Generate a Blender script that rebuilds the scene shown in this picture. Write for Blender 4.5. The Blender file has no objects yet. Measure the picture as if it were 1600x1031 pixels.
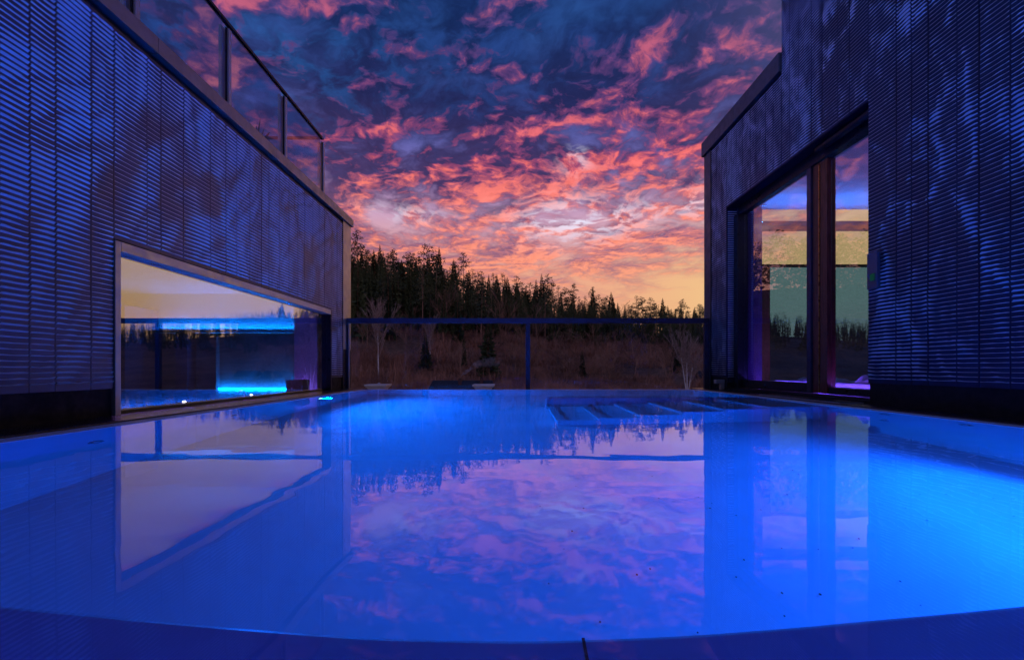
import bpy, math, random
from mathutils import Vector, noise
R_ = math.radians
random.seed(7)
SC = bpy.context.scene
COL = SC.collection

# ------------------------------------------------------------------ camera
cd = bpy.data.cameras.new('camera')
cam = bpy.data.objects.new('camera', cd); COL.objects.link(cam)
cam.location = (0, 0, 0.32); cam.rotation_euler = (R_(90), 0, 0)
cd.sensor_width = 36; cd.lens = 16; cd.shift_y = 0.0378
cd.clip_start = 0.02; cd.clip_end = 6000
SC.camera = cam

# ------------------------------------------------------------------ render settings
SC.render.engine = 'CYCLES'
SC.view_settings.view_transform = 'Standard'
SC.view_settings.look = 'None'
SC.view_settings.exposure = 0.0
SC.view_settings.gamma = 1.0
cy = SC.cycles
cy.use_denoising = True
cy.max_bounces = 10; cy.diffuse_bounces = 6; cy.glossy_bounces = 5
cy.transmission_bounces = 8; cy.transparent_max_bounces = 24
cy.caustics_reflective = False; cy.caustics_refractive = True
cy.sample_clamp_indirect = 6.0

# ------------------------------------------------------------------ node helper
class NT:
    def __init__(s, tree):
        s.t = tree; s.n = tree.nodes; s.l = tree.links; s.n.clear()
    def node(s, typ, **kw):
        nd = s.n.new(typ)
        for k, v in kw.items(): setattr(nd, k, v)
        return nd
    def put(s, sock, v):
        if v is None: return
        if hasattr(v, 'is_output') or isinstance(v, bpy.types.NodeSocket): s.l.new(v, sock)
        else:
            if sock.type == 'RGBA' and len(v) == 3: v = (*v, 1)
            sock.default_value = v
    def m(s, op, a, b=None, c=None, clamp=False):
        nd = s.node('ShaderNodeMath', operation=op); nd.use_clamp = clamp
        s.put(nd.inputs[0], a); s.put(nd.inputs[1], b); s.put(nd.inputs[2], c)
        return nd.outputs[0]
    def mix(s, f, a, b, blend='MIX'):
        nd = s.node('ShaderNodeMix', data_type='RGBA', blend_type=blend)
        s.put(nd.inputs[0], f); s.put(nd.inputs[6], a); s.put(nd.inputs[7], b)
        return nd.outputs[2]
    def rng(s, v, a, b, c=0.0, d=1.0, smooth=True):
        nd = s.node('ShaderNodeMapRange'); nd.interpolation_type = 'SMOOTHSTEP' if smooth else 'LINEAR'
        s.put(nd.inputs[0], v)
        for i, q in enumerate((a, b, c, d)): s.put(nd.inputs[i + 1], q)
        return nd.outputs[0]
    def ramp(s, f, stops, interp='LINEAR'):
        nd = s.node('ShaderNodeValToRGB'); cr = nd.color_ramp; cr.interpolation = interp
        while len(cr.elements) < len(stops): cr.elements.new(0.5)
        for e, (p, c) in zip(cr.elements, stops): e.position = p; e.color = (*c, 1)
        s.put(nd.inputs[0], f); return nd.outputs[0]
    def noise(s, vec, scale, detail=4, rough=0.5, dist=0.0, lac=2.0):
        nd = s.node('ShaderNodeTexNoise'); s.put(nd.inputs['Vector'], vec)
        s.put(nd.inputs['Scale'], scale); s.put(nd.inputs['Detail'], detail)
        s.put(nd.inputs['Roughness'], rough); s.put(nd.inputs['Distortion'], dist); s.put(nd.inputs['Lacunarity'], lac)
        return nd
    def xyz(s, x, y, z):
        nd = s.node('ShaderNodeCombineXYZ')
        s.put(nd.inputs[0], x); s.put(nd.inputs[1], y); s.put(nd.inputs[2], z); return nd.outputs[0]
    def sep(s, v):
        nd = s.node('ShaderNodeSeparateXYZ'); s.put(nd.inputs[0], v); return nd.outputs
    def vm(s, op, a, b=None, sc=None):
        nd = s.node('ShaderNodeVectorMath', operation=op); s.put(nd.inputs[0], a); s.put(nd.inputs[1], b)
        if sc is not None: s.put(nd.inputs['Scale'], sc)
        return nd.outputs[0]

# ------------------------------------------------------------------ world: dusk sky with broken altocumulus
W = bpy.data.worlds.new('World'); SC.world = W; W.use_nodes = True
N = NT(W.node_tree)
tc = N.node('ShaderNodeTexCoord')
x, y, z = N.sep(N.vm('NORMALIZE', tc.outputs['Generated']))
el = N.m('MULTIPLY', N.m('ARCSINE', z), 57.2958)                      # elevation, degrees
az = N.m('MULTIPLY', N.m('ARCTAN2', x, y), 57.2958)                   # azimuth, degrees, 0 = straight ahead
def blob(a0, e0, wa, we, s=1.0):                                      # soft patch of sky round (azimuth, elevation)
    p = N.m('DIVIDE', N.m('SUBTRACT', az, a0), wa); q = N.m('DIVIDE', N.m('SUBTRACT', el, e0), we)
    d = N.m('ADD', N.m('MULTIPLY', p, p), N.m('MULTIPLY', q, q))
    return N.m('MULTIPLY', N.m('EXPONENT', N.m('MULTIPLY', d, -1.0)), s)
def add(*v):
    r = v[0]
    for q in v[1:]: r = N.m('ADD', r, q)
    return r
e01 = N.m('DIVIDE', el, 60.0, clamp=True)
clear = N.ramp(e01, [(0.0, (.80, .38, .20)), (.12, (.84, .34, .22)), (.20, (.85, .40, .27)), (.30, (.62, .36, .52)),
                     (.40, (.17, .15, .46)), (.50, (.045, .085, .34)), (.62, (.022, .080, .30)), (1.0, (.012, .045, .20))])
clear = N.mix(add(blob(28, 8, 15, 6, .75), blob(42, 13, 16, 9, .8)), clear, (.88, .56, .25))
zc = N.m('ADD', N.m('MAXIMUM', z, 0.0), 0.14)
P = N.xyz(N.m('DIVIDE', x, zc), N.m('DIVIDE', y, zc), 3.7)
wv = N.vm('SUBTRACT', N.noise(P, 1.6, 3, .5).outputs['Color'], (.5, .5, .5))
P1 = N.vm('ADD', P, N.vm('SCALE', wv, sc=.34))
wv2 = N.vm('SUBTRACT', N.noise(P, 8.0, 3, .55).outputs['Color'], (.5, .5, .5))
P2 = N.vm('ADD', P1, N.vm('SCALE', wv2, sc=.10))
nz = lambda p, sc_, d=7, r=.56: N.noise(p, sc_, d, r).outputs['Fac']
c1 = nz(P2, 4.5)
c2 = nz(N.vm('ADD', P2, (.028, .048, 0)), 4.5)
f1 = nz(P2, 13, 5, .55); f2 = nz(N.vm('ADD', P2, (.010, .020, 0)), 13, 5, .55)
big = nz(N.vm('ADD', P, (5.2, 1.7, 0)), 1.5, 3, .5)
low = N.rng(N.m('SUBTRACT', el, N.m('MULTIPLY', az, .10)), 4, 13)                                                # texture fades out in the murk near the horizon
gap = add(blob(7, 17.8, 9, 2.2, .12), blob(23, 18.8, 8, 2.0, .12), blob(-13, 18.3, 6, 1.2, .13), blob(8, 24.5, 2.5, 1.6, .12), blob(3, 27.5, 2, 1, .06),
          blob(2, 13.0, 6, .8, .10), blob(-30, 34, 5, 4, .05), blob(27, 6, 16, 5.2, .36), blob(14, 4, 24, 2.6, .16), blob(42, 12, 12, 8, .32))
cov = N.m('SUBTRACT', add(c1, N.m('MULTIPLY', N.m('SUBTRACT', big, .5), .20), N.m('MULTIPLY', N.m('SUBTRACT', f1, .5), .22)), gap)
alpha = N.rng(cov, .22, .50)
relief = add(N.m('MULTIPLY', N.m('SUBTRACT', c1, c2), 4.2), N.m('MULTIPLY', N.m('SUBTRACT', f1, f2), 1.9))
warm = add(blob(7, 20.5, 25, 5.2, .50), blob(15, 25.5, 13, 4.5, .34), blob(-2, 12.5, 38, 5, .58), blob(-22, 36.5, 6, 1.8, .46), blob(17, 33.5, 3.2, 2.2, .50), blob(-34, 30, 4, 3, .36),
           blob(7, 28.2, 9, 1.4, .20), blob(26, 31, 4, 2, .26), blob(-24, 19, 9, 3, -.14), blob(-20, 28, 9, 4, -.10), -.24)
litv = add(relief, N.m('MULTIPLY', warm, 1.0), N.m('MULTIPLY', N.m('SUBTRACT', f1, .5), .9), N.m('MULTIPLY', N.m('SUBTRACT', c1, .5), 1.1), N.m('MULTIPLY', N.m('SUBTRACT', big, .5), .8))
lit = N.rng(litv, -.34, .86, smooth=False)
litc = N.ramp(e01, [(0.0, (.88, .44, .22)), (.16, (.92, .34, .20)), (.27, (.98, .27, .19)), (.40, (.88, .16, .16)),
                    (.52, (.60, .12, .19)), (.68, (.34, .09, .22)), (1.0, (.08, .04, .16))])
midc = N.ramp(e01, [(0.0, (.74, .36, .20)), (.16, (.68, .26, .20)), (.27, (.50, .15, .19)), (.40, (.26, .055, .15)),
                    (.52, (.10, .040, .16)), (.68, (.040, .045, .19)), (1.0, (.02, .03, .13))])
shc = N.ramp(e01, [(0.0, (.60, .32, .21)), (.15, (.50, .20, .21)), (.26, (.25, .105, .20)), (.36, (.065, .038, .13)), (.5, (.016, .020, .095)),
                   (.62, (.007, .022, .105)), (1.0, (.005, .018, .085))])
blu = N.rng(f1, .42, .66)
shc = N.mix(N.m('MULTIPLY', blu, blob(-33, 34, 17, 9, .95)), shc, (.018, .10, .34))
shc = N.mix(N.m('MULTIPLY', blu, blob(0, 35, 22, 7, .6)), shc, (.020, .065, .27))
hazy = blob(38, 36, 12, 12, .75)
cl = N.mix(N.rng(lit, .10, .52), shc, N.mix(N.rng(lit, .42, 1.0), midc, litc))
tex = N.m('MULTIPLY_ADD', N.m('SUBTRACT', nz(P2, 22, 6, .68), .5), .9, 1.04)
cl = N.mix(low, cl, N.vm('SCALE', cl, sc=tex))
cl = N.mix(N.m('MULTIPLY', N.m('SUBTRACT', 1.0, low), .75), cl, clear)
cl = N.mix(hazy, cl, (.10, .09, .23))
col = N.mix(alpha, clear, cl)
col = N.mix(N.m('MULTIPLY', add(blob(8, 17.8, 7, 2.3, .95), blob(24, 18.6, 7, 1.6, .6), blob(-13, 18.3, 5, 1.1, .5), blob(8, 24.5, 2.2, 1.6, .5)), N.rng(f1, .42, .62)), col, (.84, .80, .98))
westblue = N.m('MULTIPLY', N.rng(az, -36, -56), .85)
col = N.mix(westblue, col, N.ramp(e01, [(0, (.16, .22, .42)), (.4, (.045, .11, .33)), (1, (.012, .045, .2))]))
# behind the viewer a mauve dusk brightened to light slope and walls; below, dark land
back = N.rng(y, -.55, .15)
dusk = N.ramp(e01, [(0, (.52, .36, .48)), (.3, (.30, .24, .44)), (.6, (.08, .12, .34)), (1, (.012, .035, .16))])
col = N.mix(back, dusk, col)
col = N.mix(N.rng(z, -.03, -.002), (.012, .011, .014), col)
nish = N.node('ShaderNodeTexSky', sky_type='NISHITA'); nish.sun_disc = False
nish.sun_elevation = R_(-3); nish.sun_rotation = R_(32)
bg1 = N.node('ShaderNodeBackground'); N.put(bg1.inputs[0], col); bg1.inputs[1].default_value = 1.0
bg2 = N.node('ShaderNodeBackground'); N.put(bg2.inputs[0], nish.outputs[0]); bg2.inputs[1].default_value = 0.05 * .4
ad = N.node('ShaderNodeAddShader'); N.l.new(bg1.outputs[0], ad.inputs[0]); N.l.new(bg2.outputs[0], ad.inputs[1])
wo = N.node('ShaderNodeOutputWorld'); N.l.new(ad.outputs[0], wo.inputs[0])
W.cycles.sampling_method = 'MANUAL'; W.cycles.sample_map_resolution = 512

# ------------------------------------------------------------------ materials
def mat(name):
    m_ = bpy.data.materials.new(name); m_.use_nodes = True; return m_, NT(m_.node_tree)
def outp(n, sh):
    o = n.node('ShaderNodeOutputMaterial'); n.l.new(sh, o.inputs[0]); return o
def pbr(name, color, rough=.5, metal=0.0, var=.15, scale=6.0, bump=0.0, bscale=60.0, color2=None, stretch=(1, 1, 1), spec=.5, rvar=.12):
    m_, n = mat(name)
    t = n.node('ShaderNodeTexCoord').outputs['Object']
    mp = n.node('ShaderNodeMapping'); n.l.new(t, mp.inputs[0]); mp.inputs['Scale'].default_value = stretch
    v = mp.outputs[0]
    f = n.noise(v, scale, 5, .6).outputs['Fac']
    c2 = color2 or tuple(min(1, q * (1 - var * 2)) for q in color)
    c = n.mix(n.rng(f, .3, .7), c2, color)
    b = n.node('ShaderNodeBsdfPrincipled'); n.put(b.inputs['Base Color'], c)
    n.put(b.inputs['Roughness'], n.rng(n.noise(v, scale * 3.1, 4, .6).outputs['Fac'], .3, .7, max(.02, rough - rvar), min(1, rough + rvar)))
    b.inputs['Metallic'].default_value = metal
    b.inputs['Specular IOR Level'].default_value = spec
    if bump:
        bn = n.node('ShaderNodeBump'); n.put(bn.inputs['Height'], n.noise(v, bscale, 4, .6).outputs['Fac'])
        bn.inputs['Strength'].default_value = bump; bn.inputs['Distance'].default_value = .01
        n.l.new(bn.outputs[0], b.inputs['Normal'])
    outp(n, b.outputs[0]); return m_
def emit(name, color, strength):
    m_, n = mat(name); e = n.node('ShaderNodeEmission'); n.put(e.inputs[0], color); e.inputs[1].default_value = strength
    outp(n, e.outputs[0]); return m_
def glass(name, tint, ior, rough=0.0):
    m_, n = mat(name)
    tr = n.node('ShaderNodeBsdfTransparent'); n.put(tr.inputs[0], tint)
    gl = n.node('ShaderNodeBsdfGlossy'); gl.inputs['Roughness'].default_value = rough; n.put(gl.inputs[0], (1, 1, 1))
    fr = n.node('ShaderNodeFresnel'); ge = n.node('ShaderNodeNewGeometry')
    n.l.new(n.m('ADD', n.m('MULTIPLY', ge.outputs['Backfacing'], 1 / ior - ior), ior), fr.inputs[0])
    mx = n.node('ShaderNodeMixShader'); n.l.new(fr.outputs[0], mx.inputs[0]); n.l.new(tr.outputs[0], mx.inputs[1]); n.l.new(gl.outputs[0], mx.inputs[2])
    outp(n, mx.outputs[0]); return m_

M = {}
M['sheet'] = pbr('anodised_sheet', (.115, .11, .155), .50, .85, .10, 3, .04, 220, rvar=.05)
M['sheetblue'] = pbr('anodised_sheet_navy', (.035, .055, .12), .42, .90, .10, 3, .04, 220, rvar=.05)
M['flap'] = pbr('bright_cut_aluminium', (.92, .90, .94), .45, .25, .06, 14, spec=.6)
M['core'] = pbr('membrane_black', (.008, .008, .012), .8)
M['cap'] = pbr('coping_grey_metal', (.30, .30, .34), .48, .7, .08, 4, .05, 300)
M['capblue'] = pbr('coping_slate_metal', (.13, .16, .22), .48, .7, .08, 4, .05, 300)
M['trim'] = pbr('champagne_trim', (.50, .47, .42), .45, .6, .06, 4)
M['darkmetal'] = pbr('dark_anodised_frame', (.030, .030, .042), .38, .5, .1, 5)
M['railmetal'] = pbr('powder_coated_rail', (.07, .065, .11), .42, .4, .1, 8)
M['alu'] = pbr('balustrade_aluminium', (.46, .45, .50), .4, .3, .05, 8)
M['wood'] = pbr('brown_stained_wood', (.30, .062, .030), .42, 0, .3, 9, .12, 40, stretch=(6, 6, .6))
M['brass'] = pbr('warm_metal_seal', (.75, .38, .10), .3, .8)
M['granite'] = pbr('dark_granite_deck', (.022, .020, .026), .28, 0, .35, 60, .08, 180, color2=(.006, .006, .009))
M['pool'] = pbr('white_pool_lining', (.74, .76, .80), .5, 0, .05, 2.2, .02, 30)
M['bench'] = pbr('pool_bench_lining', (.60, .58, .66), .45, 0, .06, 2.5, .02, 30)
M['plaster'] = pbr('white_plaster', (.70, .68, .72), .7, 0, .05, 2)
M['yplaster'] = pbr('ochre_plaster', (.80, .60, .26), .7, 0, .06, 2)
M['room'] = pbr('slate_blue_plaster', (.10, .12, .22), .6, 0, .2, 1.5)
M['floor'] = pbr('interior_dark_tile', (.10, .08, .12), .25, 0, .2, 3)
M['tilewall'] = pbr('mottled_green_stone', (.26, .30, .30), .45, 0, .5, 3.0, color2=(.10, .14, .15))
M['curtain'] = pbr('lilac_curtain', (.42, .24, .62), .8, 0, .15, 3, stretch=(20, 20, 1))
M['pier'] = pbr('plaster_violet_lit', (.62, .52, .80), .7, 0, .1, 2)  # white plaster with the violet light on it put into the colour
M['orange'] = pbr('orange_wood_post', (.55, .23, .07), .5, 0, .2, 5, stretch=(8, 8, .7))
M['towel'] = pbr('pale_towel', (.75, .78, .85), .9, 0, .08, 20, .3, 90)
M['upholstery'] = pbr('dark_upholstery', (.06, .05, .08), .7, 0, .2, 12)
M['whitepaint'] = pbr('white_render', (.80, .78, .76), .7, 0, .06, 3)
M['rooftile'] = pbr('dark_roof_tiles', (.045, .050, .060), .6, 0, .3, 5)
M['brick'] = pbr('chimney_brick', (.13, .06, .045), .8, 0, .3, 12)
M['agave'] = pbr('agave_leaf', (.035, .055, .04), .55, 0, .3, 8)
M['pot'] = pbr('planter_grey', (.10, .10, .11), .6)
M['led'] = emit('blue_led_strip', (.0, .24, 1.0), 70.0)
M['ledr'] = emit('blue_led_cove', (.02, .20, 1.0), 60.0)
M['floorfill'] = emit('violet_blue_fill_glow', (.16, .06, 1.0), 60.0)  # added fill glow for the room behind the door
M['sillfill'] = emit('violet_fill_glow', (.34, .16, 1.0), 42.0)  # added fill glow that tints the pier and ceiling violet
M['warmlamp'] = emit('spot_lamp_glass', (1.0, .86, .72), 30.0)
M['poollamp'] = emit('pool_lamp_glass', (.25, .65, 1.0), 14.0)
M['display'] = emit('green_display', (.05, .4, .35), .08)
M['pane'] = glass('coated_window_glass', (.72, .74, .80), 3.4)
M['doorpane'] = glass('coated_door_glass', (.86, .92, .92), 2.5)
M['clear'] = glass('clear_balustrade_glass', (.94, .95, .96), 1.42)
M['balglass'] = glass('blue_grey_balustrade_glass', (.64, .77, .90), 1.75)
M['tealpane'] = glass('teal_tinted_glass', (.40, .64, .96), 1.5)
M['chrome'] = pbr('chrome', (.6, .6, .65), .15, 1.0)
M['leafdebris'] = pbr('dark_leaf_specks', (.02, .012, .01), .8)

# foliage: colour differs tree by tree and clump by clump
def foliage(name, a, b, rough=.75, sc_=.55, k=1.0):
    m_, n = mat(name)
    oi = n.node('ShaderNodeObjectInfo'); t = n.node('ShaderNodeTexCoord').outputs['Object']
    f = n.noise(t, sc_, 3, .6).outputs['Fac']
    f = N_add(n, f, n.m('MULTIPLY', n.m('SUBTRACT', oi.outputs['Random'], .5), .5))
    c = n.mix(n.rng(f, .25, .75), a, b)
    bs = n.node('ShaderNodeBsdfPrincipled'); n.put(bs.inputs['Base Color'], c); bs.inputs['Roughness'].default_value = rough
    outp(n, bs.outputs[0]); return m_
def N_add(n, a, b): return n.m('ADD', a, b)
M['needle'] = foliage('conifer_needles', (.024, .050, .022), (.095, .130, .045))
M['needle2'] = foliage('pine_needles', (.045, .065, .026), (.150, .160, .060))
M['twig'] = foliage('bare_twigs', (.18, .10, .065), (.42, .25, .16))
M['scrub'] = foliage('russet_scrub', (.075, .050, .040), (.52, .27, .17), sc_=.13)
M['bark'] = foliage('conifer_bark', (.20, .11, .07), (.42, .22, .14))
M['birchtwig'] = pbr('birch_twigs', (.55, .42, .36), .8, 0, .3, 3)
M['birch'] = pbr('white_birch_bark', (.80, .78, .75), .7, 0, .1, 3)

def terrain_mat():
    m_, n = mat('winter_hillside')
    t = n.node('ShaderNodeTexCoord').outputs['Object']
    f = n.noise(t, .06, 6, .65).outputs['Fac']; g = n.noise(t, .9, 5, .7).outputs['Fac']
    c = n.mix(n.rng(f, .35, .65), (.13, .07, .045), (.36, .22, .13))
    c = n.mix(n.rng(g, .35, .75, 0, .7), c, (.03, .022, .016))
    b = n.node('ShaderNodeBsdfPrincipled'); n.put(b.inputs['Base Color'], c); b.inputs['Roughness'].default_value = .95
    bn = n.node('ShaderNodeBump'); n.put(bn.inputs['Height'], g); bn.inputs['Strength'].default_value = .8; bn.inputs['Distance'].default_value = .5
    n.l.new(bn.outputs[0], b.inputs['Normal']); outp(n, b.outputs[0]); return m_
M['terrain'] = terrain_mat()

def water_mat():
    m_, n = mat('pool_water')
    t = n.node('ShaderNodeTexCoord').outputs['Object']
    ty = n.sep(t)[1]
    mp = n.node('ShaderNodeMapping'); n.l.new(t, mp.inputs[0]); mp.inputs['Scale'].default_value = (1.0, 1.6, 1)
    h = n.m('ADD', n.noise(mp.outputs[0], 2.2, 2, .5).outputs['Fac'], n.m('MULTIPLY', n.noise(mp.outputs[0], 11, 2, .5).outputs['Fac'], n.rng(ty, 1.5, 5.0, .015, .07)))
    bn = n.node('ShaderNodeBump'); n.put(bn.inputs['Height'], h); bn.inputs['Strength'].default_value = 1.0; bn.inputs['Distance'].default_value = .0011
    rf = n.node('ShaderNodeBsdfRefraction'); rf.inputs['IOR'].default_value = 1.333; rf.inputs['Roughness'].default_value = 0.0
    gl = n.node('ShaderNodeBsdfGlossy'); gl.inputs['Roughness'].default_value = 0.0; n.put(gl.inputs[0], (1, 1, 1))
    fr = n.node('ShaderNodeFresnel'); fr.inputs[0].default_value = 1.35
    for q in (rf, gl, fr): n.l.new(bn.outputs[0], q.inputs['Normal'])
    mx = n.node('ShaderNodeMixShader'); n.l.new(fr.outputs[0], mx.inputs[0]); n.l.new(rf.outputs[0], mx.inputs[1]); n.l.new(gl.outputs[0], mx.inputs[2])
    outp(n, mx.outputs[0]); return m_
M['water'] = water_mat()

# ------------------------------------------------------------------ mesh + object helpers
class MB:
    def __init__(s): s.v = []; s.f = []
    def face(s, pts):
        i = len(s.v); s.v += [tuple(p) for p in pts]; s.f.append(tuple(range(i, i + len(pts)))); return s
    def box(s, x0, x1, y0, y1, z0, z1):
        i = len(s.v)
        s.v += [(a, b, c) for c in (z0, z1) for b in (y0, y1) for a in (x0, x1)]
        s.f += [tuple(i + k for k in q) for q in ((0, 2, 3, 1), (4, 5, 7, 6), (0, 1, 5, 4), (2, 6, 7, 3), (0, 4, 6, 2), (1, 3, 7, 5))]
        return s
    def bar(s, p, q, r0, r1, n=6, cap=True):
        p, q = Vector(p), Vector(q); d = (q - p)
        if d.length < 1e-6: return s
        d.normalize(); u = d.orthogonal().normalized(); w = d.cross(u); i = len(s.v)
        for c, r in ((p, r0), (q, r1)):
            for k in range(n):
                a = 2 * math.pi * k / n; s.v.append(tuple(c + (u * math.cos(a) + w * math.sin(a)) * r))
        for k in range(n):
            j = (k + 1) % n; s.f.append((i + k, i + j, i + n + j, i + n + k))
        if cap: s.f.append(tuple(i + n + k for k in range(n))); s.f.append(tuple(i + k for k in reversed(range(n))))
        return s
    def mesh(s, name, m_):
        me = bpy.data.meshes.new(name); me.from_pydata(s.v, [], s.f); me.materials.append(m_); return me
    def build(s, name, m_, parent=None, bevel=0.0, smooth=False):
        me = s.mesh(name, m_)
        if smooth:
            me.polygons.foreach_set('use_smooth', [True] * len(me.polygons))
        o = bpy.data.objects.new(name, me); COL.objects.link(o)
        if parent is not None: o.parent = parent
        if bevel:
            b = o.modifiers.new('bevel', 'BEVEL'); b.width = bevel; b.segments = 2; b.limit_method = 'ANGLE'
        return o
def tag(o, label=None, cat=None, group=None, kind=None):
    for k, v in (('label', label), ('category', cat), ('group', group), ('kind', kind)):
        if v: o[k] = v
    return o
def thing(name, label, cat, group=None, loc=(0, 0, 0), rz=0):
    o = bpy.data.objects.new(name, None); COL.objects.link(o); o.location = loc; o.rotation_euler = (0, 0, rz)
    o.empty_display_size = .1
    return tag(o, label, cat, group)
def box(name, m_, parent, b, bevel=0.0): return MB().box(*b).build(name, m_, parent, bevel)

# ------------------------------------------------------------------ ground and hillside
def lerp_tab(t, tab):
    if t <= tab[0][0]: return tab[0][1]
    for (a, va), (b, vb) in zip(tab, tab[1:]):
        if t <= b: return va + (vb - va) * (t - a) / (b - a)
    return tab[-1][1]
TOP = [(-1.6, 225), (-.8, 222), (-.55, 216), (-.35, 203), (-.18, 181), (0, 151), (.14, 123), (.28, 104), (.42, 101), (.56, 92), (.7, 84), (.85, 77), (1.3, 74), (2.2, 70)]
RID = [(-2.2, 190), (-.2, 185), (0, 215), (.3, 270), (.7, 300), (2.2, 320)]
THT = [(-2.2, 25), (0, 23), (.3, 19), (.7, 15), (2.2, 13)]
def ridge(u):
    R = lerp_tab(u, RID); return R, lerp_tab(u, TOP) * R / 711 - lerp_tab(u, THT)
def ground_z(px, py):
    if py < 10: return -8.0
    u = max(-2.2, min(2.2, px / py)); R, zr = ridge(u)
    t = (py - 62) / (R - 62)
    if t <= 0: z_ = -8.0
    elif t < 1: z_ = -8 + (zr + 8) * (t * t * (3 - 2 * t) * .45 + t * .55)
    else: z_ = zr - min(6.0, (py - R) * .03)
    if py > 62: z_ += noise.noise(Vector((px * .02, py * .02, 0))) * 2.2 * min(1, (py - 62) / 40)
    return z_
mb = MB(); US = [-2.2 + 4.4 * i / 110 for i in range(111)]
YS = [10, 25, 40, 52] + [60 + 5 * i for i in range(56)] + [350, 420, 550, 800, 1200, 2000]
for yy in YS:
    for uu in US: mb.v.append((uu * yy, yy, ground_z(uu * yy, yy)))
for j in range(len(YS) - 1):
    for i in range(110):
        a = j * 111 + i; mb.f.append((a, a + 1, a + 112, a + 111))
tag(mb.build('hillside', M['terrain'], smooth=True), kind='structure')
MBg = MB().face([(-3000, -3000, -8.3), (3000, -3000, -8.3), (3000, 3000, -8.3), (-3000, 3000, -8.3)])
tag(MBg.build('ground', M['terrain']), kind='structure')

# ------------------------------------------------------------------ pool
PX0, PX1, PY0, PY1, PD = -2.2, 2.75, -1.6, 6.9, -1.29
pool = thing('swimming_pool', 'blue lit rooftop pool filling the terrace between the two slatted walls', 'swimming pool')
box('pool_floor', M['pool'], pool, (PX0, PX1, PY0, PY1, PD - .12, PD))
box('pool_side_wall', M['pool'], pool, (PX0 - .12, PX0, PY0, PY1, PD, .002))
box('pool_side_wall', M['pool'], pool, (PX1, PX1 + .12, PY0, PY1, PD, .002))
box('pool_end_wall', M['pool'], pool, (PX0 - .12, PX1 + .12, PY1, PY1 + .12, PD, .002))
box('pool_end_wall', M['pool'], pool, (PX0 - .12, PX1 + .12, PY0 - .12, PY0, PD, .002))
bn_ = box('bench', M['bench'], pool, (PX0 + .004, PX1 - .004, PY0 + .004, .92, PD + .004, -.45), .012)
SEAM = MB().box(.14, .146, PY0 + .01, .918, -.449, -.4475); SEAM.build('bench_joint', M['wood'], pool)
for k, (sx, b) in enumerate([(.40, 1.06), (.76, .96), (1.13, .80), (1.50, .60), (1.88, .40), (2.26, .20)]):
    st = MB()
    x1 = PX1 - .004 - .002 * k
    st.box(sx, x1, 4.0 + .001 * k, 5.06 - .001 * k, PD + .003, -b)
    o = st.build('step', M['pool'], pool, .01)
    box('step_nosing', M['pool'], o, (sx - .012, sx + .07, 3.985 + .001 * k, 5.055 - .001 * k, -b + .0005, -b + .016), .006)
sw = box('step_side_wall', M['bench'], pool, (.38, PX1 - .02, 5.07, 5.19, PD + .002, -.05), .01)
MB().bar((.40, 5.13, -.06), (.40, 5.13, .0 - .012), .012, .012, 10).build('grip', M['chrome'], sw)
for (jx, jy, jz) in ((PX1 - .003, 3.35, -.18), (PX1 - .003, 2.75, -.20), (PX1 - .003, 3.35, -.62), (PX0 + .003, 2.4, -.5), (PX0 + .003, 3.6, -.5)):
    j = MB()
    for k in range(16):
        a0, a1 = 2 * math.pi * k / 16, 2 * math.pi * (k + 1) / 16
        s_ = -1 if jx > 0 else 1
        pts = lambda r, a, d: (jx + s_ * d, jy + r * math.cos(a), jz + r * math.sin(a))
        j.face([pts(.045, a0, 0), pts(.045, a1, 0), pts(.038, a1, .014), pts(.038, a0, .014)])
        j.face([pts(.038, a0, .014), pts(.038, a1, .014), pts(.02, a1, .006), pts(.02, a0, .006)])
    j.build('jet_nozzle', M['chrome'], pool)
def pool_lamp(px, py, pz, sgn, power, tint):
    d = MB(); ring = MB()
    for k in range(20):
        a0, a1 = 2 * math.pi * k / 20, 2 * math.pi * (k + 1) / 20
        f = lambda r, a, q: (px + sgn * q, py + r * math.cos(a), pz + r * math.sin(a))
        d.face([f(0, 0, .012), f(.06, a0, .012), f(.06, a1, .012)])
        ring.face([f(.085, a0, .002), f(.085, a1, .002), f(.06, a1, .016), f(.06, a0, .016)])
    r = ring.build('pool_lamp_rim', M['chrome'], pool); d.build('pool_lamp_lens', M['poollamp'], r)
    ld = bpy.data.lights.new('pool_lamp_light', 'SPOT'); ld.energy = power; ld.color = tint; ld.spot_size = R_(168); ld.spot_blend = .6
    ld.shadow_soft_size = .05
    lo = bpy.data.objects.new('pool_lamp_light', ld); COL.objects.link(lo); lo.parent = r
    lo.location = (px + sgn * .09, py, pz)
    lo.rotation_euler = (0, R_(-90 if sgn > 0 else 90), 0)
TINT = (.0, .095, 1.0)
pool_lamp(PX0, 5.2, -.27, 1, 640, (.0, .125, 1.0))
pool_lamp(PX1, 1.95, -.70, -1, 340, TINT)

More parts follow.
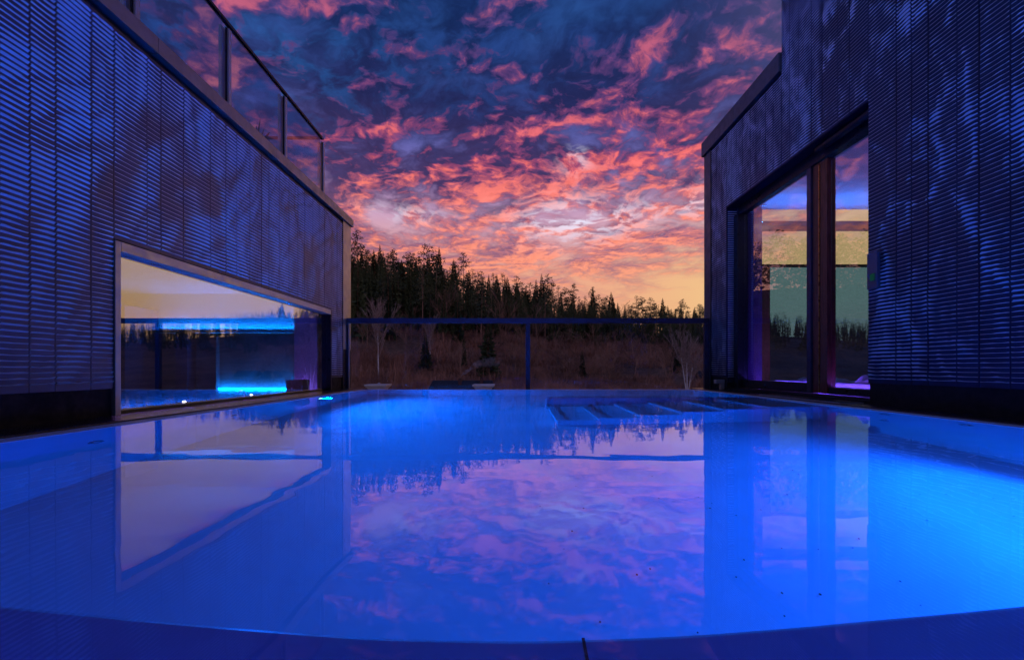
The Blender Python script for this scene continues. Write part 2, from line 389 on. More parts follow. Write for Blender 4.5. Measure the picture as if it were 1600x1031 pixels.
fill_rim = MB(); fill_lens = MB()  # extra fill lamp added behind the viewer to brighten bench and floor
for k in range(20):
    a0, a1 = 2 * math.pi * k / 20, 2 * math.pi * (k + 1) / 20
    f = lambda r, a, q: (.3 + r * math.cos(a), PY0 + q, -.22 + r * math.sin(a))
    fill_lens.face([f(0, 0, .012), f(.06, a0, .012), f(.06, a1, .012)]); fill_rim.face([f(.085, a0, .002), f(.085, a1, .002), f(.06, a1, .016), f(.06, a0, .016)])
fill_rim = fill_rim.build('pool_lamp_rim', M['chrome'], pool); fill_lens.build('pool_lamp_lens', M['poollamp'], fill_rim)
ld = bpy.data.lights.new('pool_lamp_light', 'SPOT'); ld.energy = 430; ld.color = (.008, .02, 1.0); ld.spot_size = R_(172); ld.spot_blend = .5; ld.shadow_soft_size = .05
lo = bpy.data.objects.new('pool_lamp_light', ld); COL.objects.link(lo); lo.parent = fill_rim; lo.location = (.3, PY0 + .09, -.22); lo.rotation_euler = (R_(90), 0, 0)
wa = MB().face([(PX0, PY0, 0), (PX1, PY0, 0), (PX1, PY1, 0), (PX0, PY1, 0)]).build('water', M['water']); tag(wa, kind='structure')
# specks of leaf litter on the bottom
mb = MB()
for k in range(70):
    cx, cyy = random.uniform(.1, 2.3), random.uniform(1.15, 2.7); s_ = random.choice([.003, .004, .005, .012 if k % 9 == 0 else .006])
    a = random.uniform(0, 6.28)
    mb.face([(cx + s_ * math.cos(a + q) * random.uniform(.6, 1), cyy + s_ * math.sin(a + q), PD + .004) for q in (0, 1.3, 2.6, 3.9, 5.1)])
tag(mb.build('debris', M['leafdebris']), kind='stuff')

# deck strips beside the pool
deck = MB().box(-2.66, PX0 - .121, PY0 - .3, 7.3, -.4, .012).box(PX1 + .121, 3.16, PY0 - .3, 7.3, -.4, .012)
tag(deck.build('deck', M['granite'], bevel=.004), kind='structure')
box('deck_support', M['core'], None, (-2.6, 3.1, PY0 - .1, 7.3, -8.0, PD - .13))
tag(bpy.data.objects['deck_support'], kind='structure')
mat_ = thing('drain_grate', 'flat slotted grate on the dark deck below the sliding door', 'grate')
box('grate_frame', M['alu'], mat_, (2.88, 3.09, 4.0, 5.3, .0125, .022))
for k in range(26):
    box('slat', M['darkmetal'], mat_, (2.895, 3.075, 4.02 + .049 * k, 4.045 + .049 * k, .0222, .027))

# ------------------------------------------------------------------ slatted facade
PITCH = .0313
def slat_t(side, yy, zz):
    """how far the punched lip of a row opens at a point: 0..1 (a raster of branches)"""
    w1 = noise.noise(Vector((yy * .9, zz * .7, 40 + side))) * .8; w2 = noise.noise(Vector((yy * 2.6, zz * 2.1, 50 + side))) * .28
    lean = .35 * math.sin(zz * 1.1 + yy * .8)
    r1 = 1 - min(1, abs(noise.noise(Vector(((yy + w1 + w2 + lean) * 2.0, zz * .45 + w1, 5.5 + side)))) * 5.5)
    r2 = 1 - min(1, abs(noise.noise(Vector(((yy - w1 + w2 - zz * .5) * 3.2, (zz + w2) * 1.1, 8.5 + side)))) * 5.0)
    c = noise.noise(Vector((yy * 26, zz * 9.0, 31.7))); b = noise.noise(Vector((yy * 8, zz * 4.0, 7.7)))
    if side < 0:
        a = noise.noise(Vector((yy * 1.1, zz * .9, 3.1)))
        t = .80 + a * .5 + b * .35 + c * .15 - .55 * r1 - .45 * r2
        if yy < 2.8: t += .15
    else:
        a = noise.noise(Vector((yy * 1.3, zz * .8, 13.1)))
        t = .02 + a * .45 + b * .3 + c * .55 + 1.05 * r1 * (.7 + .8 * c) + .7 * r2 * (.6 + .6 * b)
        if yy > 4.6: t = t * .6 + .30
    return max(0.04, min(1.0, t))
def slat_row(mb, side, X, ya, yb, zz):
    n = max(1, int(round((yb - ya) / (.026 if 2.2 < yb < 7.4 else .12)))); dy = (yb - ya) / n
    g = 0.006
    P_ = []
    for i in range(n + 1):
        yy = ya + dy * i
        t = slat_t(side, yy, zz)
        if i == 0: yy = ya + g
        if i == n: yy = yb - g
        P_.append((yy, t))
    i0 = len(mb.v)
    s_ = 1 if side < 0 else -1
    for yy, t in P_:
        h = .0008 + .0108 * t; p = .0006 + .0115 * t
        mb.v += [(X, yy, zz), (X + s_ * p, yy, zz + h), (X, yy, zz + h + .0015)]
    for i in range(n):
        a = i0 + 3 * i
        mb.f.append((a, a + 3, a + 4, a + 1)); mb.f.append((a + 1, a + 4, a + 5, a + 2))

def facade(bld, side, X, seams, zrange, single, gapw=.0035, sheet='sheet'):
    """seams: y positions of the plank joints; zrange(y0,y1) -> list of (z0,z1); single(y0,y1,z) -> own slat object?"""
    rest = MB(); s_ = 1 if side < 0 else -1
    for a, b in zip(seams, seams[1:]):
        for (z0, z1) in zrange(a, b):
            xo = X + s_ * random.uniform(-.0012, .0012)
            p = MB().box(min(xo, xo - s_ * .006), max(xo, xo - s_ * .006), a + gapw / 2, b - gapw / 2, z0, z1).build('facade_panel', M[sheet], bld)
            k0 = math.ceil((z0 + .012 - .2) / PITCH); zz = .2 + k0 * PITCH
            while zz < z1 - .022:
                if single(a, b, zz):
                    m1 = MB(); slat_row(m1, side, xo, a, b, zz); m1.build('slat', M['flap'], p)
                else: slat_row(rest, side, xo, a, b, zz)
                zz += PITCH
    tag(rest.build('slats', M['flap'], bld), kind='stuff')

# ------------------------------------------------------------------ left building
LX = -2.6
WY0, WY1, WZ0, WZ1 = 2.97, 6.55, .04, 1.10
lb = thing('slatted_pool_house', 'low building with slatted metal wall, long window and glass balustrade on its roof', 'building')
box('wall', M['core'], lb, (-2.78, -2.612, -2.2, WY0 - .003, -8, 2.58))
box('wall', M['core'], lb, (-2.78, -2.612, WY1 + .003, 7.30, -8, 2.58))
box('wall', M['core'], lb, (-2.78, -2.612, WY0 - .003, WY1 + .003, WZ1 + .003, 2.58))
box('wall', M['core'], lb, (-2.78, -2.612, WY0 - .003, WY1 + .003, -8, WZ0 - .03))
box('end_wall', M['whitepaint'], lb, (-8.2, -2.785, 7.12, 7.30, -8, 2.58))
box('end_wall', M['whitepaint'], lb, (-8.2, -2.785, -2.2, -2.0, -8, 2.58))
box('rear_wall', M['whitepaint'], lb, (-8.4, -8.205, -2.2, 7.30, -8, 2.58))
box('roof_slab', M['pot'], lb, (-8.4, -2.70, -2.2, 7.3, 2.585, 2.69))
for (a, b) in ((-2.2, -.9), (-.896, .1), (.104, 1.6), (1.604, 3.30), (3.304, 4.95), (4.954, 6.25), (6.254, 7.37)):
    box('coping', M['cap'], lb, (-2.80, LX + .035, a, b, 2.605, 2.72), .002)
box('corner_trim', M['trim'], lb, (LX - .09, LX + .004, 7.0, 7.335, .62, 2.60), .002)
box('corner_trim', M['darkmetal'], lb, (LX - .09, LX + .002, 7.0, 7.335, .0, .615))
box('corner_joint', M['core'], lb, (LX - .09, LX + .006, 6.978, 6.996, .0, 2.60))
seamL = [-1.9, -1.5, -1.1, -.7, -.3, .1, .5, .9, 1.2, 1.45, 1.68, 1.88, 2.09, 2.30, 2.45, 2.59, 2.81, WY0]
seamW = [WY0, 3.24, 3.37, 3.60, 3.92, 4.13, 4.29, 4.51, 4.72, 4.86, 5.08, 5.30, 5.52, 5.70, 5.93, 6.13, 6.31, WY1]
seamR = [WY1, 6.76, 6.975]
cnt = [0]
def singleL(a, b, zz):
    if 2.29 < a < WY0 - .01 and cnt[0] < 300: cnt[0] += 1; return True
    return False
allL = seamL + seamW[1:] + seamR[1:]
facade(lb, -1, LX, allL, lambda a, b: [(1.17, 2.555)] if (a >= WY0 - .01 and b <= WY1 + .01) else [(.19, 2.555)], singleL)
# long window
wf = box('window_frame', M['trim'], lb, (LX - .10, LX + .012, WY0 + .045, WY1 - .045, 1.095, 1.160), .002)
wfr = wf
box('jamb', M['trim'], wfr, (LX - .10, LX + .012, WY0, WY0 + .043, .014, 1.160), .002)
box('jamb', M['darkmetal'], wfr, (LX - .10, LX + .010, WY1 - .043, WY1 - .006, .014, 1.160), .002)
box('sill', M['granite'], wfr, (LX - .14, LX - .056, WY0 + .045, WY1 - .045, .0125, .036))
box('pane', M['pane'], wfr, (LX - .060, LX - .055, WY0 + .043, WY1 - .045, .037, 1.094))
# room behind it
box('room_floor', M['floor'], lb, (-8.2, -2.785, -1.99, 7.115, -.14, .0))
box('room_ceiling', M['plaster'], lb, (-8.2, -2.785, -1.99, 7.115, 1.46, 1.58))
box('room_end_wall', M['plaster'], lb, (-8.2, -2.79, 6.92, 7.10, .93, 1.458))
box('room_end_wall', M['tilewall'], lb, (-8.2, -2.79, 6.93, 7.10, .002, .86))
box('pier', M['pier'], lb, (-3.12, -2.79, 6.52, 6.915, .002, 1.458))
box('led_shelf', M['room'], lb, (-5.35, -3.125, 6.62, 6.918, .868, .884))
box('led_strip', M['led'], lb, (-5.30, -3.13, 6.84, 6.87, .886, .900))
box('led_strip', M['led'], lb, (-4.45, -3.13, 6.86, 6.90, .002, .03))
box('led_strip', M['sillfill'], lb, (-2.81, -2.79, 3.1, 5.95, .001, .013))  # added strip, hidden by the sill, to light ceiling and pier
box('led_strip', M['sillfill'], lb, (-3.10, -2.82, 6.38, 6.40, .002, .010))  # added strip at the pier foot, only there to brighten the pier
box('partition', M['room'], lb, (-8.2, -5.36, 6.3, 6.9, .002, 1.20))
box('column', M['room'], lb, (-4.95, -4.78, 6.70, 6.88, .002, .86))
box('shower_door', M['tilewall'], lb, (-4.72, -4.42, 6.80, 6.88, .002, .80))
t = thing('storage_box', 'small dark box with pale marks standing inside the end of the long window', 'box')
box('body', M['upholstery'], t, (-3.02, -2.80, 6.08, 6.30, .001, .17), .006)
for k, (q, w) in enumerate(((.02, .012), (.05, .02), (.09, .012))):
    box('handle_slot', M['towel'], t, (-3.0 + q, -3.0 + q + w, 6.075, 6.081, .03, .05 + .02 * (k % 2)))
for (yy, lab) in ((3.93, 'small lit spot lamp on the window ledge nearer the near jamb'), (4.94, 'small lit spot lamp on the window ledge beside the arched tap')):
    t = thing('ledge_lamp', lab, 'lamp', 'spot lamps behind the long window', (-2.83, yy, .001))
    MB().bar((0, 0, 0), (0, 0, .030), .022, .018, 14).build('base', M['darkmetal'], t)
    MB().bar((0, 0, .0305), (0, 0, .042), .013, .008, 14).build('bulb', M['warmlamp'], t)
t = thing('arched_tap', 'thin arched tap behind the long window next to a lit lamp', 'tap', None, (-2.86, 4.82, .0))
mb = MB()
pts = [Vector((0, .05 * math.cos(a), .05 + .045 * math.sin(a))) for a in [math.pi * k / 10 for k in range(11)]]
mb.bar((0, .05, 0), pts[0], .005, .005, 8)
for p, q in zip(pts, pts[1:]): mb.bar(p, q, .005, .005, 8)
mb.build('spout', M['chrome'], t); MB().bar((0, .05, 0), (0, .05, .012), .014, .012, 12).build('base', M['chrome'], t)

# unseen wall added behind the viewer so the railing glass reflects dark
bw = thing('unseen_dark_wall', 'plain dark unseen wall added behind the pool to darken glass reflections', 'wall')
box('wall', M['core'], bw, (-2.58, 3.08, -2.2, -2.0, -8, 3.0))
box('coping', M['cap'], bw, (-2.58, 3.08, -2.24, -1.96, 3.005, 3.08))
# roof balustrade
bal = thing('glass_balustrade', 'glass balustrade with slim dark handrail on the roof edge above the slatted wall', 'balustrade')
RX = -2.64
posts = [-1.05, 0.0, 1.05, 2.10, 3.15, 4.19, 5.24, 6.30]
for py in posts:
    p = box('post', M['alu'], bal, (RX - .035, RX - .010, py - .045, py + .032, 2.721, 3.455), .002)
    box('post_cover', M['alu'], p, (RX + .012, RX + .030, py + .006, py + .045, 2.721, 3.455), .002)
    box('post_seal', M['core'], p, (RX + .006, RX + .016, py - .010, py + .004, 2.721, 3.455))
for a, b in zip(posts, posts[1:]):
    box('glass_panel', M['balglass'], bal, (RX - .006, RX + .004, a + .034, b - .047, 2.735, 3.50))
box('handrail', M['darkmetal'], bal, (RX - .022, RX + .020, -1.1, 6.34, 3.502, 3.53), .004)
box('handrail', M['darkmetal'], bal, (-6.4, RX - .026, 6.29, 6.335, 3.502, 3.53), .004)
box('glass_panel', M['balglass'], bal, (-4.2, RX - .05, 6.308, 6.318, 2.735, 3.50))
for q in (-3.7, -4.75, -5.8):
    box('post', M['alu'], bal, (q - .03, q + .03, 6.28, 6.34, 2.70, 3.455), .002)
pl = thing('agave_plant', 'spiky agave in a planter behind the roof balustrade glass', 'plant', None, (-3.25, 5.75, 2.692))
mb = MB()
for k in range(12):
    mb.bar((0, 0, 0), (0, 0, .30), .17, .21, 16) if k == 0 else None
mb.build('planter', M['pot'], pl)
for k in range(15):
    a = 2 * math.pi * k / 15 + random.uniform(-.2, .2); L = random.uniform(.32, .55); e = random.uniform(.5, 1.35) if k % 4 else 1.45
    mb = MB(); prev = None
    for i in range(6):
        t_ = i / 5; w = .045 * (1 - t_ ** 1.6) + .001
        r = L * t_ * math.cos(e) * 1.1; h = .30 + L * t_ * math.sin(e) - .10 * t_ * t_ * math.cos(e)
        c = Vector((r * math.cos(a), r * math.sin(a), h)); sd = Vector((-math.sin(a), math.cos(a), 0)) * w
        cur = (c - sd, c + Vector((0, 0, -.4 * w)), c + sd, c + Vector((0, 0, .12 * w)))
        if prev:
            for q in range(4): mb.face([prev[q], prev[(q + 1) % 4], cur[(q + 1) % 4], cur[q]])
        prev = cur
    mb.build('leaf', M['agave'], pl)

# ------------------------------------------------------------------ right building
RXW = 3.1
DY0, DY1, DZ1 = 3.96, 6.58, 2.65
rb = thing('slatted_house', 'tall building with slatted metal wall and a wide sliding glass door beside the pool', 'building')
STEPY = 5.235
for (a, b, z0, z1) in ((-2.2, DY0 - .003, -8, 6.2), (DY1 + .003, 7.30, -8, 3.70), (DY0 - .003, STEPY, DZ1 + .004, 6.2), (STEPY + .001, DY1 + .003, DZ1 + .004, 3.70), (DY0 - .003, DY1 + .003, -8, .04)):
    box('wall', M['core'], rb, (3.112, 3.25, a, b, z0, z1))
box('end_wall', M['whitepaint'], rb, (3.255, 9.2, -2.2, -2.0, -8, 6.2))
box('end_wall', M['whitepaint'], rb, (3.26, 9.2, 5.04, STEPY, 3.72, 6.2))
box('rear_wall', M['whitepaint'], rb, (9.0, 9.2, -1.99, 7.1, -8, 3.70))
box('upper_roof', M['pot'], rb, (3.0, 9.2, -2.2, STEPY, 6.205, 6.35))
box('lower_roof', M['pot'], rb, (3.255, 9.2, STEPY + .002, 7.30, 3.705, 3.80))
box('coping', M['capblue'], rb, (RXW - .035, 3.30, STEPY - .0, 6.30, 3.735, 3.955), .002)
box('coping', M['capblue'], rb, (RXW - .035, 3.30, 6.304, 7.37, 3.735, 3.955), .002)
box('corner_trim', M['capblue'], rb, (RXW - .004, RXW + .1, 7.10, 7.335, .012, 3.733), .002)
box('corner_joint', M['core'], rb, (RXW - .006, RXW + .1, 7.078, 7.096, .012, 3.733))
seamA = [-1.9, -1.4, -.9, -.4, .1, .6, 1.0, 1.35, 1.6, 1.83, 2.02, 2.2, 2.41, 2.62, 2.83, 3.02, 3.17, 3.39, 3.53, 3.67, DY0]
seamB = [DY0, 4.18, 4.33, 4.55, 4.71, 4.92, 5.08, STEPY, 5.40, 5.56, 5.78, 5.92, 6.12, 6.28, 6.42, DY1]
seamC = [DY1, 6.72, 6.90, 7.075]
cnt2 = [0]
def singleR(a, b, zz):
    if 2.6 < a < DY0 - .01 and .2 < zz < 1.7 and cnt2[0] < 300: cnt2[0] += 1; return True
    return False
def zr_(a, b):
    top = 6.19 if b <= STEPY + .01 else 3.70
    return [((DZ1 + .002) if (a >= DY0 - .01 and b <= DY1 + .01) else .195, top)]
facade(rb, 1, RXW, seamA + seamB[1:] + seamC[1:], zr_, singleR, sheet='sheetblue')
# slatted reveal of the door opening: far jamb and head
box('reveal', M['sheetblue'], rb, (3.108, 3.252, DY1 - .006, DY1 + .002, .12, DZ1 - .002))
mb = MB(); zz = .2
while zz < 2.6:
    i = len(mb.v); h = .010
    mb.v += [(3.115, DY1 - .0062, zz), (3.245, DY1 - .0062, zz), (3.245, DY1 - .014, zz + h), (3.115, DY1 - .014, zz + h), (3.115, DY1 - .0062, zz + h + .002), (3.245, DY1 - .0062, zz + h + .002)]
    mb.f += [(i, i + 1, i + 2, i + 3), (i + 3, i + 2, i + 5, i + 4)]; zz += PITCH
tag(mb.build('reveal_slats', M['flap'], rb), kind='stuff')
box('head_reveal', M['sheetblue'], rb, (3.108, 3.252, DY0 + .001, DY1 - .008, DZ1 - .004, DZ1 + .002))
# sliding door
dr = box('door', M['darkmetal'], rb, (3.255, 3.36, DY0 - .4, DY1 - .01, 2.52, 2.66), .003)
box('track', M['darkmetal'], dr, (3.20, 3.42, DY0 - .4, DY1 - .008, .012, .055), .003)
box('fixed_sash_rail', M['darkmetal'], dr, (3.262, 3.34, 5.04, DY1 - .13, .057, .165), .003)
box('stile', M['darkmetal'], dr, (3.20, 3.34, DY1 - .13, DY1 - .012, .057, 2.518), .003)
box('stile', M['railmetal'], dr, (3.258, 3.345, 4.965, 5.035, .057, 2.518), .003)
st_ = box('sash_stile', M['wood'], dr, (3.278, 3.37, 4.735, 4.960, .060, 2.515), .003)
box('seal', M['brass'], st_, (3.268, 3.277, 4.845, 4.853, .062, 2.50))
box('sliding_sash_rail', M['darkmetal'], dr, (3.290, 3.36, DY0 - .3, 4.730, .058, .125), .003)
box('pane', M['doorpane'], dr, (3.296, 3.301, 5.038, DY1 - .132, .168, 2.517))
box('pane', M['doorpane'], dr, (3.320, 3.325, DY0 - .3, 4.733, .128, 2.517))
aw = thing('roller_blind', 'dark rolled blind tube in the head of the sliding door opening', 'blind')
MB().bar((3.19, DY0 + .02, 2.60), (3.19, 4.75, 2.60), .035, .035, 14).build('blind_roll', M['darkmetal'], aw, smooth=False)
MB().bar((3.19, DY0 + .005, 2.60), (3.19, DY0 + .018, 2.60), .045, .045, 14).build('end_cap', M['darkmetal'], aw)
# room behind
box('room_floor', M['floor'], rb, (3.255, 8.99, -1.99, 7.1, -.12, .05))
box('room_ceiling', M['plaster'], rb, (3.255, 8.99, -1.99, 7.1, 2.80, 2.92))
tf = box('transom_rail', M['darkmetal'], rb, (3.66, 8.99, 6.74, 6.86, 1.845, 1.865))
box('transom_pane', M['clear'], tf, (3.66, 8.99, 6.80, 6.806, 1.866, 2.40))
box('cove_lip', M['room'], rb, (3.66, 8.99, 6.60, 6.90, 2.402, 2.46))
box('led_strip', M['ledr'], rb, (3.68, 5.6, 6.70, 6.73, 2.462, 2.48))
box('end_post', M['orange'], rb, (3.665, 3.81, 6.72, 6.88, .052, 1.843))
box('end_window', M['tealpane'], rb, (3.812, 8.99, 6.80, 6.806, .052, 1.843))
box('jamb_wall', M['room'], rb, (3.255, 3.66, 6.72, 7.09, .052, 2.798))
box('led_strip', M['floorfill'], rb, (3.46, 3.48, 4.0, 6.4, .052, .075))  # added strip that lights the day bed and curtain
box('room_side_wall', M['room'], rb, (8.8, 8.99, .0, 6.5, .052, 2.798))
cu = thing('curtain', 'lilac curtain gathered at the far end of the sliding door', 'curtain')
mb = MB(); n = 40
for i in range(n):
    a, b = i / n, (i + 1) / n
    fx = lambda t_: 3.44 + .205 * t_; fy = lambda t_: 6.62 + .025 * math.sin(t_ * 34)
    mb.face([(fx(a), fy(a), .06), (fx(b), fy(b), .06), (fx(b), fy(b), 2.68), (fx(a), fy(a), 2.68)])
    mb.face([(fx(a), fy(a) + .012, .06), (fx(a), fy(a) + .012, 2.68), (fx(b), fy(b) + .012, 2.68), (fx(b), fy(b) + .012, .06)])
mb.build('cloth', M['curtain'], cu)
MB().bar((3.40, 6.63, 2.70), (3.70, 6.63, 2.70), .012, .012, 10).build('curtain_rod', M['chrome'], cu)
sl = thing('ceiling_spot', 'tiny bright ceiling spot seen through the top of the sliding door', 'lamp', None, (3.62, 5.2, 2.26))
MB().bar((0, 0, 0), (0, 0, .54), .006, .006, 8).build('rod', M['darkmetal'], sl)
MB().bar((0, 0, -.03), (0, 0, .0), .016, .012, 12).build('bulb', M['warmlamp'], sl)
# day bed with towel inside the door
lo = thing('day_bed', 'low upholstered day bed just inside the sliding door', 'day bed')
box('base', M['upholstery'], lo, (3.66, 4.40, 4.1, 6.3, .051, .11), .01)
box('mattress', M['towel'], lo, (3.64, 4.42, 4.08, 6.32, .112, .165), .02)
def towel(label, cx, cyy, w, l, hh):
    t = MB(); nx, ny = 14, 18
    for j in range(ny + 1):
        for i in range(nx + 1):
            a, b = i / nx - .5, j / ny - .5
            e = max(0, 1 - (2 * abs(a)) ** 3) * max(0, 1 - (2 * abs(b)) ** 3)
            hz = hh * e * (.55 + .6 * noise.noise(Vector((a * 4 + cx, b * 5 + cyy, 0)))) + .002
            t.v.append((cx + a * w, cyy + b * l, .166 + max(.002, hz)))
    for j in range(ny):
        for i in range(nx):
            q = j * (nx + 1) + i; t.f.append((q, q + 1, q + nx + 2, q + nx + 1))
    o = t.build('towel', M['towel'], None, smooth=True); tag(o, label, 'towel', 'towels on the day bed'); return o
towel('crumpled pale towel on the day bed behind the fixed glass', 3.78, 5.55, .30, .75, .10)
towel('heaped pale towel on the day bed behind the brown door stile', 3.80, 4.78, .26, .34, .13)
# control box on the slatted wall
kb = thing('intercom_box', 'slim grey control box with small screen on the slatted wall right of the door', 'intercom')
box('housing', M['capblue'], kb, (RXW - .040, RXW - .011, 3.815, 3.925, 1.00, 1.30), .004)
box('top_edge', M['alu'], kb, (RXW - .046, RXW - .012, 3.813, 3.927, 1.3005, 1.303))
box('screen', M['display'], kb, (RXW - .0465, RXW - .0452, 3.835, 3.885, 1.065, 1.125))
# small stone figure at the corner
sf = thing('deck_bracket', 'small beige angled bracket on the dark deck corner beside the slatted wall', 'bracket')
box('arm', M['trim'], sf, (2.985, 3.125, 6.66, 6.74, .10, .16), .008)
box('post', M['trim'], sf, (3.06, 3.12, 6.665, 6.735, .013, .099), .006)

# ------------------------------------------------------------------ railing at the end of the pool
ra = thing('terrace_railing', 'dark blue metal railing with clear glass across the far end of the pool', 'railing')
RY = 7.16
rl = box('top_rail', M['railmetal'], ra, (-2.66, 3.09, RY - .03, RY + .03, 1.032, 1.112), .004)
box('post', M['railmetal'], ra, (-2.665, -2.57, RY - .028, RY + .028, -.35, 1.031), .003)
box('post', M['railmetal'], ra, (.215, .285, RY - .028, RY + .028, -.35, 1.031), .003)
box('post', M['railmetal'], ra, (3.02, 3.09, RY - .028, RY + .028, -.35, 1.031), .003)
box('glass_panel', M['clear'], ra, (-2.555, .205, RY - .005, RY + .005, -.25, 1.020))
box('glass_panel', M['clear'], ra, (.295, 3.01, RY - .005, RY + .005, -.25, 1.020))
box('edge_profile', M['alu'], ra, (-2.568, -2.556, RY - .02, RY + .02, -.3, 1.030))
gut = box('overflow_channel', M['granite'], None, (-2.6, 3.1, PY1 + .125, 7.3, -.45, -.36)); tag(gut, kind='structure')

# ------------------------------------------------------------------ houses below
h1 = thing('chimneyed_house', 'neighbouring house below the terrace whose two white flared chimneys show over the pool edge', 'house')
box('wall', M['whitepaint'], h1, (-10.5, 1.8, 23, 31, -8.0, -3.2))
mb = MB()
mb.face([(-11, 22.4, -3.3), (2.3, 22.4, -3.3), (2.3, 27, -1.15), (-11, 27, -1.15)]); mb.face([(-11, 27, -1.15), (2.3, 27, -1.15), (2.3, 31.6, -3.3), (-11, 31.6, -3.3)])
mb.face([(-11, 22.4, -3.3), (-11, 27, -1.15), (-11, 31.6, -3.3)]); mb.face([(2.3, 22.4, -3.3), (2.3, 31.6, -3.3), (2.3, 27, -1.15)])
mb.build('roof', M['rooftile'], h1)
for cx in (-7.35, -1.55):
    c = box('chimney', M['whitepaint'], h1, (cx - .40, cx + .40, 24.6, 25.4, -3.0, -.84))
    mb = MB()
    for (r0, z0, r1, z1) in ((.40, -.84, .46, -.74), (.46, -.74, .58, -.62), (.58, -.62, .60, -.55), (.60, -.55, .56, -.53)):
        i = len(mb.v)
        for r, zz in ((r0, z0), (r1, z1)): mb.v += [(cx - r, 25 - r, zz), (cx + r, 25 - r, zz), (cx + r, 25 + r, zz), (cx - r, 25 + r, zz)]
        mb.f += [(i + k, i + (k + 1) % 4, i + 4 + (k + 1) % 4, i + 4 + k) for k in range(4)]
    mb.face([(cx - .56, 24.44, -.53), (cx + .56, 24.44, -.53), (cx + .56, 25.56, -.53), (cx - .56, 25.56, -.53)])
    mb.build('chimney_cap', M['whitepaint'], c)
    if cx < -5: MB().bar((cx + .05, 25, -.529), (cx + .05, 25, -.44), .10, .05, 10).build('flue', M['alu'], c)
h2 = thing('dark_roofed_house', 'house with long dark tiled roof and brick chimney at the foot of the wooded slope', 'house')
box('wall', M['whitepaint'], h2, (-10.8, -2.6, 57.5, 64.5, -8, -4.2))
mb = MB()
mb.face([(-11.6, 56.8, -4.3), (-1.9, 56.8, -4.3), (-2.6, 61, -1.25), (-10.6, 61, -1.25)]); mb.face([(-10.6, 61, -1.25), (-2.6, 61, -1.25), (-1.9, 65.2, -4.3), (-11.6, 65.2, -4.3)])
mb.face([(-11.6, 56.8, -4.3), (-10.6, 61, -1.25), (-11.6, 65.2, -4.3)]); mb.face([(-1.9, 56.8, -4.3), (-1.9, 65.2, -4.3), (-2.6, 61, -1.25)])
rf = mb.build('roof', M['rooftile'], h2)
box('chimney', M['brick'], rf, (-4.25, -3.85, 60.2, 60.7, -2.6, -.85))
box('chimney', M['brick'], rf, (-7.1, -6.7, 60.2, 60.7, -2.6, -.95))
# farm buildings down the valley (they show mirrored in the long window)
h3 = thing('farmhouse', 'dark gabled farmhouse on the valley meadow right of the pool house', 'house')
for (a, b, c) in ((46, 56, 110), (59, 64, 112)):
    box('wall', M['whitepaint'], h3, (a, b, c, c + 7, -7.5, -3.2))
    mb = MB(); m0 = c + 3.5
    mb.face([(a - .4, c - .5, -3.3), (b + .4, c - .5, -3.3), (b + .4, m0, -.2), (a - .4, m0, -.2)]); mb.face([(a - .4, m0, -.2), (b + .4, m0, -.2), (b + .4, c + 7.5, -3.3), (a - .4, c + 7.5, -3.3)])
    mb.face([(a - .4, c - .5, -3.3), (a - .4, m0, -.2), (a - .4, c + 7.5, -3.3)]); mb.face([(b + .4, c - .5, -3.3), (b + .4, c + 7.5, -3.3), (b + .4, m0, -.2)])
    mb.build('roof', M['rooftile'], h3)

# ------------------------------------------------------------------ trees
def spruce_mesh(seed, H, Rr, start=.12, n=230):
    rnd = random.Random(seed); mb = MB()
    for i in range(n):
        t = start + (1 - start) * (i / n) ** .9; zc_ = H * t
        r = Rr * ((1 - t) ** .85) * rnd.uniform(.55, 1.15) * (1.25 if rnd.random() < .08 else 1) + .12
        a = i * 2.399 + rnd.uniform(-.4, .4); ca, sa = math.cos(a), math.sin(a); dr_ = r * rnd.uniform(.15, .5)
        w = r * rnd.uniform(.16, .3) + .08
        root = (0, 0, zc_); tip = (r * ca, r * sa, zc_ - dr_ + .12 * r)
        m1 = (r * .55 * ca - w * sa, r * .55 * sa + w * ca, zc_ - dr_ * .55); m2 = (r * .55 * ca + w * sa, r * .55 * sa - w * ca, zc_ - dr_ * .6)
        mb.face([root, m1, tip]); mb.face([root, tip, m2])
        mb.face([(r * .2 * ca, r * .2 * sa, zc_), (r * .85 * ca, r * .85 * sa, zc_ - dr_ * .7), (r * .55 * ca, r * .55 * sa, zc_ - dr_ - r * rnd.uniform(.25, .5))])
    return mb
def pine_mesh(seed, H, Rr, start=.5, clumps=15, per=30):
    rnd = random.Random(seed); mb = MB()
    for c in range(clumps):
        t = start + (1 - start) * (c + .5) / clumps; a = rnd.uniform(0, 6.28)
        rr = Rr * (1 - ((t - start) / (1 - start)) ** 1.8) * rnd.uniform(.35, 1.0)
        C = Vector((rr * math.cos(a), rr * math.sin(a), H * t)); s = Rr * rnd.uniform(.35, .6) * (1.15 - .6 * (t - start) / (1 - start))
        mb.bar((0, 0, H * t - .5), C, .07, .03, 3, False)
        for k in range(per):
            d = Vector((rnd.gauss(0, 1), rnd.gauss(0, 1), rnd.gauss(0, .6))); d = d.normalized() * s * rnd.uniform(.3, 1)
            p = C + d; q = [Vector((rnd.uniform(-1, 1), rnd.uniform(-1, 1), rnd.uniform(-.6, 1))) * s * .33 for _ in range(3)]
            mb.face([p + q[0], p + q[1], p + q[2]])
    return mb
